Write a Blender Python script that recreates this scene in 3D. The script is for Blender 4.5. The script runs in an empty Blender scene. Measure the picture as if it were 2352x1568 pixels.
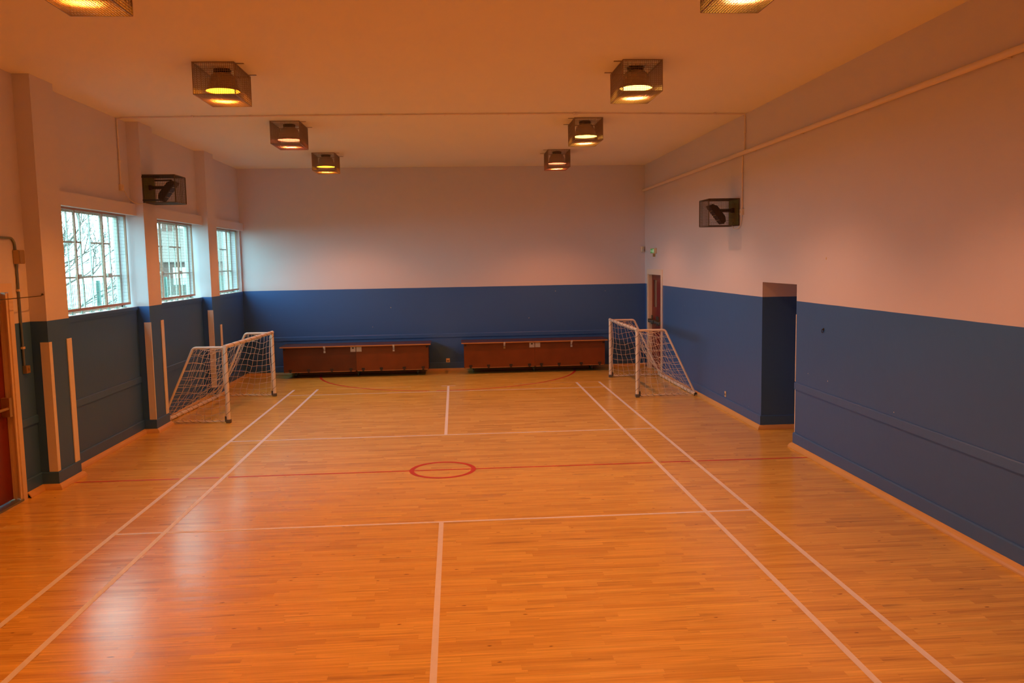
import bpy, math, random
from mathutils import Vector, Matrix
random.seed(7)
PI = math.pi
sc = bpy.context.scene
COL = sc.collection

# ------------------------------------------------------------------ camera
cam_d = bpy.data.cameras.new('camera')
cam_d.lens = 28.93; cam_d.sensor_width = 36.0; cam_d.clip_start = 0.05; cam_d.clip_end = 400
cam = bpy.data.objects.new('camera', cam_d); COL.objects.link(cam)
Fv = Vector((0.06692531, 0.9929079, -0.09825938))
Rv = Vector((0.99746372, -0.06897197, -0.0175785))
Uv = Vector((0.02423097, 0.09683372, 0.99500557))
M = Matrix((Rv, Uv, -Fv)).transposed().to_4x4()
M.translation = Vector((0.18814, -9.64449, 2.46869))
cam.matrix_world = M
sc.camera = cam

# ------------------------------------------------------------------ world, daylight, exposure
LAMP_W = 312.0
WORLD = 9.0
w = bpy.data.worlds.new('sky'); sc.world = w; w.use_nodes = True
wn = w.node_tree; wn.nodes.clear()
wo = wn.nodes.new('ShaderNodeOutputWorld'); wb = wn.nodes.new('ShaderNodeBackground')
tc = wn.nodes.new('ShaderNodeTexCoord'); nz = wn.nodes.new('ShaderNodeTexNoise'); nz.inputs['Scale'].default_value = 2.2
rp = wn.nodes.new('ShaderNodeValToRGB')
rp.color_ramp.elements[0].position = .35; rp.color_ramp.elements[0].color = (0.40, 0.80, 0.86, 1)
rp.color_ramp.elements[1].position = .7; rp.color_ramp.elements[1].color = (0.50, 0.93, 0.96, 1)
wn.links.new(tc.outputs['Generated'], nz.inputs['Vector']); wn.links.new(nz.outputs['Fac'], rp.inputs['Fac'])
wn.links.new(rp.outputs['Color'], wb.inputs['Color']); wb.inputs['Strength'].default_value = WORLD
wn.links.new(wb.outputs['Background'], wo.inputs['Surface'])

sc.view_settings.view_transform = 'Standard'
sc.view_settings.look = 'None'
sc.view_settings.gamma = 1.0
sc.view_settings.use_curve_mapping = False
sc.view_settings.exposure = 0.0
sc.cycles.use_denoising = True
sc.cycles.max_bounces = 10
sc.cycles.diffuse_bounces = 9
sc.cycles.transparent_max_bounces = 16
sc.cycles.caustics_reflective = False
sc.cycles.caustics_refractive = False
sc.cycles.sample_clamp_indirect = 6.0

# portals: they only tell Cycles where the sky comes in through the three windows
def portal(y0, y1):
    d = bpy.data.lights.new('window_portal', 'AREA'); d.shape = 'RECTANGLE'
    d.size = y1 - y0; d.size_y = 1.36; d.cycles.is_portal = True
    o = bpy.data.objects.new('window_portal', d); COL.objects.link(o)
    o.location = (-4.80, (y0 + y1) / 2, 2.55); o.rotation_euler = (PI / 2, 0, -PI / 2)
for a, b in ((0.27, 2.81), (3.34, 5.95), (6.49, 8.85)): portal(a, b)

# ------------------------------------------------------------------ measures
XL, XR, YF, YN, ZC, ZP = -4.50, 4.505, 8.92, -11.2, 4.55, 1.89
PX = -4.32
PIL = [(-0.25, 0.27), (2.81, 3.34), (5.95, 6.49)]
BAYS = [(0.27, 2.81), (3.34, 5.95), (6.49, 8.85)]
WZ0, WZ1 = 1.885, 3.23

# ------------------------------------------------------------------ materials
def mat(name, base=(.8, .8, .8), rough=.5, metal=0., spec=.5, coat=0., emis=None, estr=0., bump=None, var=None, coat_rough=.1):
    m = bpy.data.materials.new(name); m.use_nodes = True
    nt = m.node_tree; b = nt.nodes['Principled BSDF']
    b.inputs['Base Color'].default_value = (*base, 1); b.inputs['Roughness'].default_value = rough
    b.inputs['Metallic'].default_value = metal; b.inputs['Specular IOR Level'].default_value = spec
    b.inputs['Coat Weight'].default_value = coat; b.inputs['Coat Roughness'].default_value = coat_rough
    if emis: b.inputs['Emission Color'].default_value = (*emis, 1); b.inputs['Emission Strength'].default_value = estr
    if var or bump:
        g = nt.nodes.new('ShaderNodeNewGeometry'); n = nt.nodes.new('ShaderNodeTexNoise')
        n.inputs['Scale'].default_value = (var or bump)[0]; n.inputs['Detail'].default_value = 4
        nt.links.new(g.outputs['Position'], n.inputs['Vector'])
        if var:
            mx = nt.nodes.new('ShaderNodeMix'); mx.data_type = 'RGBA'
            mx.inputs[6].default_value = (*base, 1); mx.inputs[7].default_value = (*[c * var[1] for c in base], 1)
            nt.links.new(n.outputs['Fac'], mx.inputs[0]); nt.links.new(mx.outputs[2], b.inputs['Base Color'])
        if bump:
            n2 = nt.nodes.new('ShaderNodeTexNoise'); n2.inputs['Scale'].default_value = bump[0]; n2.inputs['Detail'].default_value = 3
            nt.links.new(g.outputs['Position'], n2.inputs['Vector'])
            bp = nt.nodes.new('ShaderNodeBump'); bp.inputs['Strength'].default_value = bump[1]; bp.inputs['Distance'].default_value = .01
            nt.links.new(n2.outputs['Fac'], bp.inputs['Height']); nt.links.new(bp.outputs['Normal'], b.inputs['Normal'])
    return m

LILAC = (0.70, 0.69, 0.79)
BLUE = (0.045, 0.153, 0.47)

def wall_paint():
    m = bpy.data.materials.new('two_tone_wall_paint'); m.use_nodes = True
    nt = m.node_tree; N = nt.nodes; L = nt.links; b = N['Principled BSDF']
    g = N.new('ShaderNodeNewGeometry'); sx = N.new('ShaderNodeSeparateXYZ'); L.new(g.outputs['Position'], sx.inputs[0])
    # hand painted edge, a few millimetres of wander
    n0 = N.new('ShaderNodeTexNoise'); n0.inputs['Scale'].default_value = 2.5; L.new(g.outputs['Position'], n0.inputs['Vector'])
    ma = N.new('ShaderNodeMath'); ma.operation = 'MULTIPLY_ADD'; ma.inputs[1].default_value = .005; ma.inputs[2].default_value = ZP - .0025
    L.new(n0.outputs['Fac'], ma.inputs[0])
    st = N.new('ShaderNodeMath'); st.operation = 'LESS_THAN'; L.new(sx.outputs['Z'], st.inputs[0]); L.new(ma.outputs[0], st.inputs[1])
    # chips showing plaster on the blue dado
    vo = N.new('ShaderNodeTexVoronoi'); vo.inputs['Scale'].default_value = 2.6; vo.inputs['Randomness'].default_value = 1
    L.new(g.outputs['Position'], vo.inputs['Vector'])
    wn_ = N.new('ShaderNodeTexNoise'); wn_.inputs['Scale'].default_value = 60; L.new(g.outputs['Position'], wn_.inputs['Vector'])
    c1 = N.new('ShaderNodeMath'); c1.operation = 'MULTIPLY_ADD'; c1.inputs[1].default_value = .05; L.new(wn_.outputs['Fac'], c1.inputs[0]); L.new(vo.outputs['Distance'], c1.inputs[2])
    c2 = N.new('ShaderNodeMath'); c2.operation = 'LESS_THAN'; c2.inputs[1].default_value = .046; L.new(c1.outputs[0], c2.inputs[0])
    nb = N.new('ShaderNodeTexNoise'); nb.inputs['Scale'].default_value = 1.3; nb.inputs['Detail'].default_value = 5; L.new(g.outputs['Position'], nb.inputs['Vector'])
    blu = N.new('ShaderNodeMix'); blu.data_type = 'RGBA'; blu.inputs[6].default_value = (*BLUE, 1); blu.inputs[7].default_value = (BLUE[0] * 1.1, BLUE[1] * .92, BLUE[2] * .9, 1)
    L.new(nb.outputs['Fac'], blu.inputs[0])
    chip = N.new('ShaderNodeMix'); chip.data_type = 'RGBA'; chip.inputs[7].default_value = (.6, .58, .52, 1)
    L.new(c2.outputs[0], chip.inputs[0]); L.new(blu.outputs[2], chip.inputs[6])
    lil = N.new('ShaderNodeMix'); lil.data_type = 'RGBA'; lil.inputs[6].default_value = (*LILAC, 1); lil.inputs[7].default_value = (LILAC[0] * .96, LILAC[1] * .95, LILAC[2] * .95, 1)
    L.new(nb.outputs['Fac'], lil.inputs[0])
    mx = N.new('ShaderNodeMix'); mx.data_type = 'RGBA'; L.new(st.outputs[0], mx.inputs[0]); L.new(lil.outputs[2], mx.inputs[6]); L.new(chip.outputs[2], mx.inputs[7])
    L.new(mx.outputs[2], b.inputs['Base Color'])
    ro = N.new('ShaderNodeMapRange'); ro.inputs[3].default_value = .62; ro.inputs[4].default_value = .42; L.new(st.outputs[0], ro.inputs[0]); L.new(ro.outputs[0], b.inputs['Roughness'])
    b.inputs['Specular IOR Level'].default_value = .35
    n3 = N.new('ShaderNodeTexNoise'); n3.inputs['Scale'].default_value = 9; n3.inputs['Detail'].default_value = 6; L.new(g.outputs['Position'], n3.inputs['Vector'])
    bp = N.new('ShaderNodeBump'); bp.inputs['Strength'].default_value = .25; bp.inputs['Distance'].default_value = .008
    L.new(n3.outputs['Fac'], bp.inputs['Height']); L.new(bp.outputs['Normal'], b.inputs['Normal'])
    return m

def floor_wood():
    m = bpy.data.materials.new('strip_wood_floor'); m.use_nodes = True
    nt = m.node_tree; N = nt.nodes; L = nt.links; b = N['Principled BSDF']
    g = N.new('ShaderNodeNewGeometry'); sx = N.new('ShaderNodeSeparateXYZ'); L.new(g.outputs['Position'], sx.inputs[0])
    def math_(op, a=None, bb=None, c=None):
        n = N.new('ShaderNodeMath'); n.operation = op
        for i, v in enumerate((a, bb, c)):
            if v is None: continue
            if isinstance(v, (int, float)): n.inputs[i].default_value = v
            else: L.new(v, n.inputs[i])
        return n.outputs[0]
    W = 0.068
    yr = math_('DIVIDE', sx.outputs['Y'], W); row = math_('FLOOR', yr); fy = math_('FRACT', yr)
    wn1 = N.new('ShaderNodeTexWhiteNoise'); wn1.noise_dimensions = '1D'; L.new(row, wn1.inputs['W'])
    ln = math_('MULTIPLY_ADD', wn1.outputs['Value'], .5, .42)
    sh = math_('MULTIPLY', wn1.outputs['Value'], 37.7)
    xr = math_('DIVIDE', math_('ADD', sx.outputs['X'], sh), ln); colm = math_('FLOOR', xr); fx = math_('FRACT', xr)
    cv = N.new('ShaderNodeCombineXYZ'); L.new(row, cv.inputs[0]); L.new(colm, cv.inputs[1])
    wn2 = N.new('ShaderNodeTexWhiteNoise'); wn2.noise_dimensions = '3D'; L.new(cv.outputs[0], wn2.inputs['Vector'])
    ramp = N.new('ShaderNodeValToRGB'); e = ramp.color_ramp
    e.elements[0].position = 0; e.elements[0].color = (0.60, 0.36, 0.072, 1)
    e.elements[1].position = 1; e.elements[1].color = (0.79, 0.575, 0.130, 1)
    for p, c in ((.15, (0.66, 0.425, 0.084, 1)), (.4, (0.73, 0.485, 0.100, 1)), (.8, (0.76, 0.525, 0.114, 1))):
        k = e.elements.new(p); k.color = c
    L.new(math_('MULTIPLY_ADD', wn2.outputs['Value'], .8, .1), ramp.inputs['Fac'])
    # grain
    def stretched(sx_, sy_, scale, detail=4, off=None):
        mp = N.new('ShaderNodeMapping'); mp.inputs['Scale'].default_value = (sx_, sy_, 1)
        L.new(g.outputs['Position'], mp.inputs['Vector'])
        ad = N.new('ShaderNodeVectorMath'); ad.operation = 'MULTIPLY_ADD'
        L.new(cv.outputs[0], ad.inputs[0]); ad.inputs[1].default_value = (3.1, 1.7, 0); L.new(mp.outputs[0], ad.inputs[2])
        n = N.new('ShaderNodeTexNoise'); n.inputs['Scale'].default_value = scale; n.inputs['Detail'].default_value = detail
        L.new(ad.outputs[0], n.inputs['Vector']); return n.outputs['Fac']
    gr = stretched(1.0, 26, 1.6, 5)
    gm = N.new('ShaderNodeMapRange'); gm.inputs[1].default_value = .3; gm.inputs[2].default_value = .75; gm.inputs[3].default_value = 1.12; gm.inputs[4].default_value = .80
    L.new(gr, gm.inputs[0])
    gr2 = stretched(1.6, 75, 1.0, 4)
    g2 = N.new('ShaderNodeMapRange'); g2.inputs[1].default_value = .3; g2.inputs[2].default_value = .7; g2.inputs[3].default_value = 1.10; g2.inputs[4].default_value = .86
    L.new(gr2, g2.inputs[0])
    gmm = math_('MULTIPLY', gm.outputs[0], g2.outputs[0])
    mul = N.new('ShaderNodeMix'); mul.data_type = 'RGBA'; mul.blend_type = 'MULTIPLY'; mul.inputs[0].default_value = 1
    L.new(ramp.outputs['Color'], mul.inputs[6]); L.new(gmm, mul.inputs[7])
    # dark mineral streaks and pin knots
    stk = stretched(.9, 11, 1.5, 3)
    s1 = N.new('ShaderNodeMapRange'); s1.inputs[1].default_value = .585; s1.inputs[2].default_value = .76; s1.inputs[3].default_value = 0; s1.inputs[4].default_value = .55
    L.new(stk, s1.inputs[0])
    vo = N.new('ShaderNodeTexVoronoi'); vo.inputs['Scale'].default_value = 1
    mp = N.new('ShaderNodeMapping'); mp.inputs['Scale'].default_value = (4.6, 11.5, 1); L.new(g.outputs['Position'], mp.inputs['Vector']); nd = N.new('ShaderNodeTexNoise'); nd.inputs['Scale'].default_value = 17; L.new(g.outputs['Position'], nd.inputs['Vector'])
    va = N.new('ShaderNodeVectorMath'); va.operation = 'MULTIPLY_ADD'; va.inputs[1].default_value = (.22, .22, .0); L.new(nd.outputs['Color'], va.inputs[0]); L.new(mp.outputs[0], va.inputs[2]); L.new(va.outputs[0], vo.inputs['Vector'])
    k1 = N.new('ShaderNodeMapRange'); k1.inputs[1].default_value = .045; k1.inputs[2].default_value = .10; k1.inputs[3].default_value = .85; k1.inputs[4].default_value = 0
    L.new(vo.outputs['Distance'], k1.inputs[0])
    sepc = N.new('ShaderNodeSeparateColor'); L.new(vo.outputs['Color'], sepc.inputs[0])
    kk = math_('MULTIPLY', k1.outputs[0], math_('GREATER_THAN', sepc.outputs[0], .5))
    dk = math_('MAXIMUM', s1.outputs[0], kk)
    dm = N.new('ShaderNodeMix'); dm.data_type = 'RGBA'; dm.inputs[7].default_value = (.14, .06, .022, 1)
    L.new(dk, dm.inputs[0]); L.new(mul.outputs[2], dm.inputs[6])
    # joints
    j1 = math_('MAXIMUM', math_('LESS_THAN', fy, .028), math_('MULTIPLY', math_('LESS_THAN', math_('MULTIPLY', fx, ln), .0018), .5))
    jm = N.new('ShaderNodeMix'); jm.data_type = 'RGBA'; jm.inputs[7].default_value = (.17, .08, .03, 1)
    L.new(math_('MULTIPLY', j1, .24), jm.inputs[0]); L.new(dm.outputs[2], jm.inputs[6])
    L.new(jm.outputs[2], b.inputs['Base Color'])
    nr = N.new('ShaderNodeTexNoise'); nr.inputs['Scale'].default_value = 1.2; nr.inputs['Detail'].default_value = 4; L.new(g.outputs['Position'], nr.inputs['Vector'])
    rr = N.new('ShaderNodeMapRange'); rr.inputs[3].default_value = .17; rr.inputs[4].default_value = .28; L.new(nr.outputs['Fac'], rr.inputs[0]); L.new(rr.outputs[0], b.inputs['Roughness'])
    b.inputs['Specular IOR Level'].default_value = .72
    # every strip sits a hair out of level, so reflections streak
    tilt = math_('MULTIPLY_ADD', math_('MULTIPLY', math_('SUBTRACT', fy, .5), math_('SUBTRACT', wn2.outputs['Value'], .5)), 1.0, math_('MULTIPLY', gr, .25))
    bp = N.new('ShaderNodeBump'); bp.inputs['Strength'].default_value = .3; bp.inputs['Distance'].default_value = .0045
    L.new(tilt, bp.inputs['Height']); L.new(bp.outputs['Normal'], b.inputs['Normal'])
    return m

M_WALL = wall_paint(); M_FLOOR = floor_wood()
M_CEIL = mat('ceiling_paint', (.90, .88, .78), .75, bump=(6, .12), var=(1.1, .96))
M_BLUE = mat('blue_gloss_paint', BLUE, .38, bump=(12, .15), var=(2, .92))
M_TRIM = mat('pale_wood_trim', (.70, .45, .17), .38, var=(5, .88))
M_WHITE = mat('white_gloss_paint', (.80, .77, .72), .35, var=(3, .95))
M_WHITEL = mat('white_line_paint', (.80, .85, .99), .4, var=(14, .88))
M_WORN = mat('worn_white_line', (.80, .66, .52), .4, var=(30, .75))
M_RED = mat('red_line_paint', (.56, .05, .035), .4, var=(10, .85))
M_LINTEL = mat('lintel_paint', LILAC, .6, var=(2, .96))
M_SILL = mat('white_sill_tile', (.72, .76, .76), .35)
M_GUARD = mat('guard_frame_paint', (.44, .24, .165), .45, var=(8, .85))
M_WIRE = mat('galvanised_wire', (.42, .42, .40), .4, .6)
M_STEEL = mat('steel_window_paint', (.52, .50, .46), .5)
M_CAGE = mat('brown_cage_steel', (.30, .21, .145), .42, .25)
M_CAGED = mat('dark_brown_cage_steel', (.10, .065, .04), .5, .2)
M_DARK = mat('dark_metal', (.045, .035, .03), .45, .3)
M_REFL = mat('spun_aluminium', (.50, .40, .31), .38, .45)
M_OLIVE = mat('olive_backing_board', (.20, .20, .035), .6, var=(6, .85))
M_GLASSF = mat('floodlight_glass', (.04, .025, .02), .45)
M_CREAM = mat('cream_plastic', (.72, .60, .44), .4)
M_PIPE = mat('painted_conduit', (.80, .72, .66), .42)
M_BRASS = mat('aged_brass', (.50, .36, .16), .35, .7)
M_BOXD = mat('dark_stained_plywood', (.155, .040, .010), .42, var=(3, .45), bump=(8, .05))
M_BOXL = mat('red_stained_plywood', (.25, .062, .013), .38, var=(3, .5), bump=(8, .05))
M_LID = mat('varnished_lid', (.13, .05, .032), .3, var=(4, .75))
M_EDGE = mat('raw_ply_edge', (.50, .24, .09), .45)
M_PLATE = mat('aluminium_plate', (.62, .62, .62), .35, .4)
M_GOAL = mat('white_goal_enamel', (.82, .80, .76), .25, coat=.4)
M_NET = mat('net_cord', (.75, .68, .60), .7)
M_TIE = mat('dark_tie_cord', (.05, .045, .05), .7)
M_FOOT = mat('grey_rubber_foot', (.13, .13, .13), .6)
M_DOORR = mat('red_door_paint', (.21, .022, .010), .35, var=(2, .8))
M_DOORB = mat('brown_red_door_paint', (.20, .03, .02), .35)
M_DGLASS = mat('wired_door_glass', (.16, .13, .11), .12, 0.)
M_GREEN = mat('green_sign_face', (.05, .40, .12), .4, emis=(.05, .6, .12), estr=.12)
M_SIGNW = mat('white_pictogram', (.8, .85, .8), .4, emis=(.5, .9, .6), estr=.2)
M_GREYB = mat('grey_metal_bar', (.25, .30, .26), .3, .7)

def glass_mat():
    m = bpy.data.materials.new('window_glass'); m.use_nodes = True; nt = m.node_tree; nt.nodes.clear()
    o = nt.nodes.new('ShaderNodeOutputMaterial'); mx = nt.nodes.new('ShaderNodeMixShader'); t = nt.nodes.new('ShaderNodeBsdfTransparent')
    gl = nt.nodes.new('ShaderNodeBsdfGlossy'); gl.inputs['Roughness'].default_value = .03; t.inputs['Color'].default_value = (.90, .96, .95, 1)
    mx.inputs[0].default_value = .07
    nt.links.new(t.outputs[0], mx.inputs[1]); nt.links.new(gl.outputs[0], mx.inputs[2]); nt.links.new(mx.outputs[0], o.inputs[0])
    return m
M_GLASS = glass_mat()
def glow(name, col, s):
    return mat(name, (.5, .42, .3), .4, emis=col, estr=s)
M_GLOW = {'yellow': glow('yellow_lamp_glow', (1.0, .30, .012), 9.0), 'white': glow('pale_lamp_glow', (1.0, .50, .075), 10.0), 'pink': glow('amber_lamp_glow', (1.0, .17, .075), 4.5)}

# ------------------------------------------------------------------ mesh builder
class MB:
    def __init__(s): s.v = []; s.f = []; s.m = []; s.mi = 0
    def add(s, vs, fs):
        o = len(s.v); s.v += [tuple(p) for p in vs]; s.f += [tuple(i + o for i in f) for f in fs]; s.m += [s.mi] * len(fs); return s
    def box(s, a, b):
        x0, x1 = sorted((a[0], b[0])); y0, y1 = sorted((a[1], b[1])); z0, z1 = sorted((a[2], b[2]))
        return s.add([(x0, y0, z0), (x1, y0, z0), (x1, y1, z0), (x0, y1, z0), (x0, y0, z1), (x1, y0, z1), (x1, y1, z1), (x0, y1, z1)],
                     [(0, 3, 2, 1), (4, 5, 6, 7), (0, 1, 5, 4), (1, 2, 6, 5), (2, 3, 7, 6), (3, 0, 4, 7)])
    def prism(s, pts, axis, a, b):
        """polygon pts (2D, counter clockwise) extruded along axis from a to b"""
        def P(p, t):
            if axis == 'X': return (t, p[0], p[1])
            if axis == 'Y': return (p[0], t, p[1])
            return (p[0], p[1], t)
        n = len(pts)
        return s.add([P(p, a) for p in pts] + [P(p, b) for p in pts], [tuple(range(n))[::-1], tuple(range(n, 2 * n))] + [(i, (i + 1) % n, n + (i + 1) % n, n + i) for i in range(n)])
    def tube(s, pts, r, n=10, caps=True, open_end=False):
        pts = [Vector(p) for p in pts]; rs = r if isinstance(r, (list, tuple)) else [r] * len(pts)
        t0 = (pts[1] - pts[0]).normalized(); ref = Vector((0, 0, 1)) if abs(t0.z) < .9 else Vector((1, 0, 0))
        nrm = t0.cross(ref).normalized(); vs = []; fs = []
        for i, p in enumerate(pts):
            if i == 0: t = t0
            elif i == len(pts) - 1: t = (pts[i] - pts[i - 1]).normalized()
            else: t = ((pts[i] - pts[i - 1]).normalized() + (pts[i + 1] - pts[i]).normalized()).normalized()
            nrm = (nrm - t * nrm.dot(t)).normalized(); bn = t.cross(nrm)
            for k in range(n):
                a = 2 * PI * k / n; vs.append(p + (nrm * math.cos(a) + bn * math.sin(a)) * rs[i])
        for i in range(len(pts) - 1):
            for k in range(n): fs.append((i * n + k, i * n + (k + 1) % n, (i + 1) * n + (k + 1) % n, (i + 1) * n + k))
        if caps: fs.append(tuple(range(n))[::-1]); fs.append(tuple(range((len(pts) - 1) * n, len(pts) * n)))
        return s.add(vs, fs)
    def lathe(s, prof, c=(0, 0, 0), n=40, axis='Z', close=False):
        vs = []; fs = []
        for (r, z) in prof:
            for k in range(n):
                a = 2 * PI * k / n
                p = (r * math.cos(a), r * math.sin(a), z) if axis == 'Z' else ((z, r * math.cos(a), r * math.sin(a)) if axis == 'X' else (r * math.cos(a), z, r * math.sin(a)))
                vs.append((c[0] + p[0], c[1] + p[1], c[2] + p[2]))
        for i in range(len(prof) - 1):
            for k in range(n): fs.append((i * n + k, i * n + (k + 1) % n, (i + 1) * n + (k + 1) % n, (i + 1) * n + k))
        return s.add(vs, fs)
    def build(s, name, m, parent=None, smooth=False, bevel=0, loc=None):
        me = bpy.data.meshes.new(name); me.from_pydata(s.v, [], s.f)
        ms = m if isinstance(m, (list, tuple)) else [m]
        for q in ms: me.materials.append(q)
        if len(ms) > 1: me.polygons.foreach_set('material_index', s.m)
        if smooth:
            me.polygons.foreach_set('use_smooth', [True] * len(me.polygons))
        me.update()
        o = bpy.data.objects.new(name, me); COL.objects.link(o)
        if smooth:
            e = o.modifiers.new('split', 'EDGE_SPLIT'); e.split_angle = math.radians(40)
        if bevel:
            b = o.modifiers.new('bevel', 'BEVEL'); b.width = bevel; b.segments = 2; b.limit_method = 'ANGLE'; b.angle_limit = math.radians(50)
        if parent: o.parent = parent
        if loc: o.location = loc
        return o

def tag(o, label=None, cat=None, group=None, kind=None):
    if label: o['label'] = label
    if cat: o['category'] = cat
    if group: o['group'] = group
    if kind: o['kind'] = kind
    return o
def thing(name, label, cat, loc=(0, 0, 0), rz=0, group=None):
    o = bpy.data.objects.new(name, None); COL.objects.link(o); o.empty_display_size = .1
    o.location = loc; o.rotation_euler = (0, 0, rz); return tag(o, label, cat, group)
def struct(o, label=None):
    return tag(o, label, 'room', None, 'structure') if label else tag(o, kind='structure')
def copy_tree(o, parent=None):
    c = o.copy(); COL.objects.link(c)
    if parent: c.parent = parent
    for ch in list(o.children): copy_tree(ch, c)
    return c

# ------------------------------------------------------------------ floor with its painted lines
fb = MB()
fb.box((XL - .3, YN - .2, -.12), (XR + 1.3, YF + .2, 0))
def line(x0, y0, x1, y1, wd, z):
    d = Vector((x1 - x0, y1 - y0, 0)).normalized(); n = Vector((-d.y, d.x, 0)) * wd / 2
    a = Vector((x0, y0, z)); b = Vector((x1, y1, z))
    fb.add([a - n, b - n, b + n, a + n], [(0, 1, 2, 3)])
def arc(cx, cy, r, a0, a1, wd, z, n=72):
    vs = []; fs = []
    for i in range(n + 1):
        a = a0 + (a1 - a0) * i / n
        vs += [(cx + (r - wd / 2) * math.cos(a), cy + (r - wd / 2) * math.sin(a), z), (cx + (r + wd / 2) * math.cos(a), cy + (r + wd / 2) * math.sin(a), z)]
    for i in range(n): fs.append((2 * i, 2 * i + 1, 2 * i + 3, 2 * i + 2))
    fb.add(vs, fs)
fb.mi = 1
XO, XI = 3.03, 2.57
Y0C, Y1C = -6.62, 6.64
for sx_ in (-1, 1):
    line(sx_ * XO, Y0C, sx_ * XO, Y1C, .046, .0016); line(sx_ * XI, Y0C, sx_ * XI, Y1C, .046, .0016)
for y in (-1.98, 1.98): line(-XO, y, XO, y, .042, .0012)
line(-XO, 5.95, XO, 5.95, .034, .0012); line(-XO, -5.95, XO, -5.95, .034, .0012)
line(0, -1.98, 0, Y0C, .044, .0014); line(0, 1.98, 0, Y1C, .044, .0014)
line(-XO, Y0C, XO, Y0C, .034, .0012)
line(-.14, 6.64, .14, 6.64, .03, .0012)
fb.mi = 2
line(-2.2, 6.63, -.75, 6.66, .02, .0011); line(1.3, 6.65, XO, 6.66, .018, .0011)
fb.mi = 3
RX0, RX1 = XL + .16, XR - .055
segs = [RX0, -XO - .045, -XO + .045, -XI - .05, -XI + .05, XI - .05, XI + .05, XO - .05, XO + .05, RX1]
for i in range(0, len(segs), 2): line(segs[i], .0, segs[i + 1], -.01, .038, .0009)
arc(-.015, 0, .368, 0, 2 * PI, .055, .0010)
arc(0, YF - .02, 2.84, PI, PI * 1.46, .05, .0009); arc(0, YF - .02, 2.84, PI * 1.475, PI * 2, .05, .0009)
struct(fb.build('floor', [M_FLOOR, M_WHITEL, M_WORN, M_RED]))

# ------------------------------------------------------------------ walls and ceiling
mb = MB(); mb.box((XL - .4, YN - .2, ZC), (XR + .4, YF + .3, ZC + .2)); ceiling = struct(mb.build('ceiling', M_CEIL))
mb = MB(); mb.box((XL - .4, YF, -.1), (XR + .4, YF + .25, ZC)); struct(mb.build('wall_back', M_WALL))
mb = MB(); mb.box((XL - .4, YN - .25, -.1), (XR + .4, YN, ZC)); struct(mb.build('wall_front', M_WALL))

# left wall: solid with three window openings and a door opening
T = .27; XO_L = XL - T
mb = MB()
DL0, DL1, DLZ = -1.66, -0.70, 2.24           # left door opening
mb.box((XO_L, YN, -.1), (XL, DL0, ZC)); mb.box((XO_L, DL0, DLZ), (XL, DL1, ZC)); mb.box((XO_L, DL1, -.1), (XL, BAYS[0][0], ZC))
for i, (a, b) in enumerate(BAYS):
    mb.box((XO_L, a, -.1), (XL, b, WZ0 - .01)); mb.box((XO_L, a, WZ1), (XL, b, ZC))
    nx = BAYS[i + 1][0] if i < 2 else YF + .02
    mb.box((XO_L, b, -.1), (XL, nx, ZC))
wl = struct(mb.build('wall_left', M_WALL))
for a, b in PIL:
    mb = MB(); mb.box((XL - .001, a, 0), (PX, b, ZC)); struct(mb.build('pilaster', M_WALL, wl))

# right wall: door opening near the back, alcove in the middle
mb = MB(); TR = .25
AY0, AY1, AZ = .53, 1.70, 2.10; AXD = XR + .95
DR0, DR1, DRZ = 7.40, 8.58, 2.12
mb.box((XR, YN, -.1), (XR + TR, AY0, ZC)); mb.box((XR, AY0, AZ), (AXD, AY1, ZC)); mb.box((XR, AY1, -.1), (XR + TR, DR0, ZC))
mb.box((XR, DR0, DRZ), (XR + TR, DR1, ZC)); mb.box((XR, DR1, -.1), (XR + TR, YF + .02, ZC))
mb.box((XR + TR, AY0 - .1, -.1), (AXD, AY0, AZ + .2)); mb.box((XR + TR, AY1, -.1), (AXD, AY1 + .1, AZ + .2)); mb.box((AXD, AY0 - .1, -.1), (AXD + .1, AY1 + .1, AZ + .2))
struct(mb.build('wall_right', M_WALL))

# skirting boards (blue) and pale quadrant strip on the floor
def skirting_path(pts, name):
    """pts: corner points on the wall line, room on the left hand side of travel"""
    P = [Vector((p[0], p[1], 0)) for p in pts]
    def offset(d):
        out = []
        for i, p in enumerate(P):
            if i == 0: t = (P[1] - P[0]).normalized(); out.append(p + Vector((-t.y, t.x, 0)) * d)
            elif i == len(P) - 1: t = (P[i] - P[i - 1]).normalized(); out.append(p + Vector((-t.y, t.x, 0)) * d)
            else:
                t1 = (P[i] - P[i - 1]).normalized(); t2 = (P[i + 1] - P[i]).normalized()
                n1 = Vector((-t1.y, t1.x, 0)); n2 = Vector((-t2.y, t2.x, 0)); mv = (n1 + n2); mv = mv / mv.length; out.append(p + mv * (d / max(.3, mv.dot(n1))))
        return out
    def sweep(prof, m, nm, parent=None):
        rows = [offset(d) for d, z in prof]; vs = []; fs = []; n = len(P); k = len(prof)
        for i in range(n):
            for j in range(k): vs.append((rows[j][i].x, rows[j][i].y, prof[j][1]))
        for i in range(n - 1):
            for j in range(k - 1): fs.append((i * k + j, (i + 1) * k + j, (i + 1) * k + j + 1, i * k + j + 1))
        fs.append(tuple(range(k))); fs.append(tuple(range((n - 1) * k, n * k))[::-1])
        b = MB(); b.add(vs, fs); return b.build(nm, m, parent)
    s = struct(sweep([(-.002, 0), (.018, 0), (.018, .185), (.010, .197), (-.002, .198)], M_BLUE, name))
    t = sweep([(.0175, .062), (.0255, .062), (.040, .052), (.054, .034), (.062, .014), (.064, .0005)], M_TRIM, 'floor_strip', s)
    return s
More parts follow.
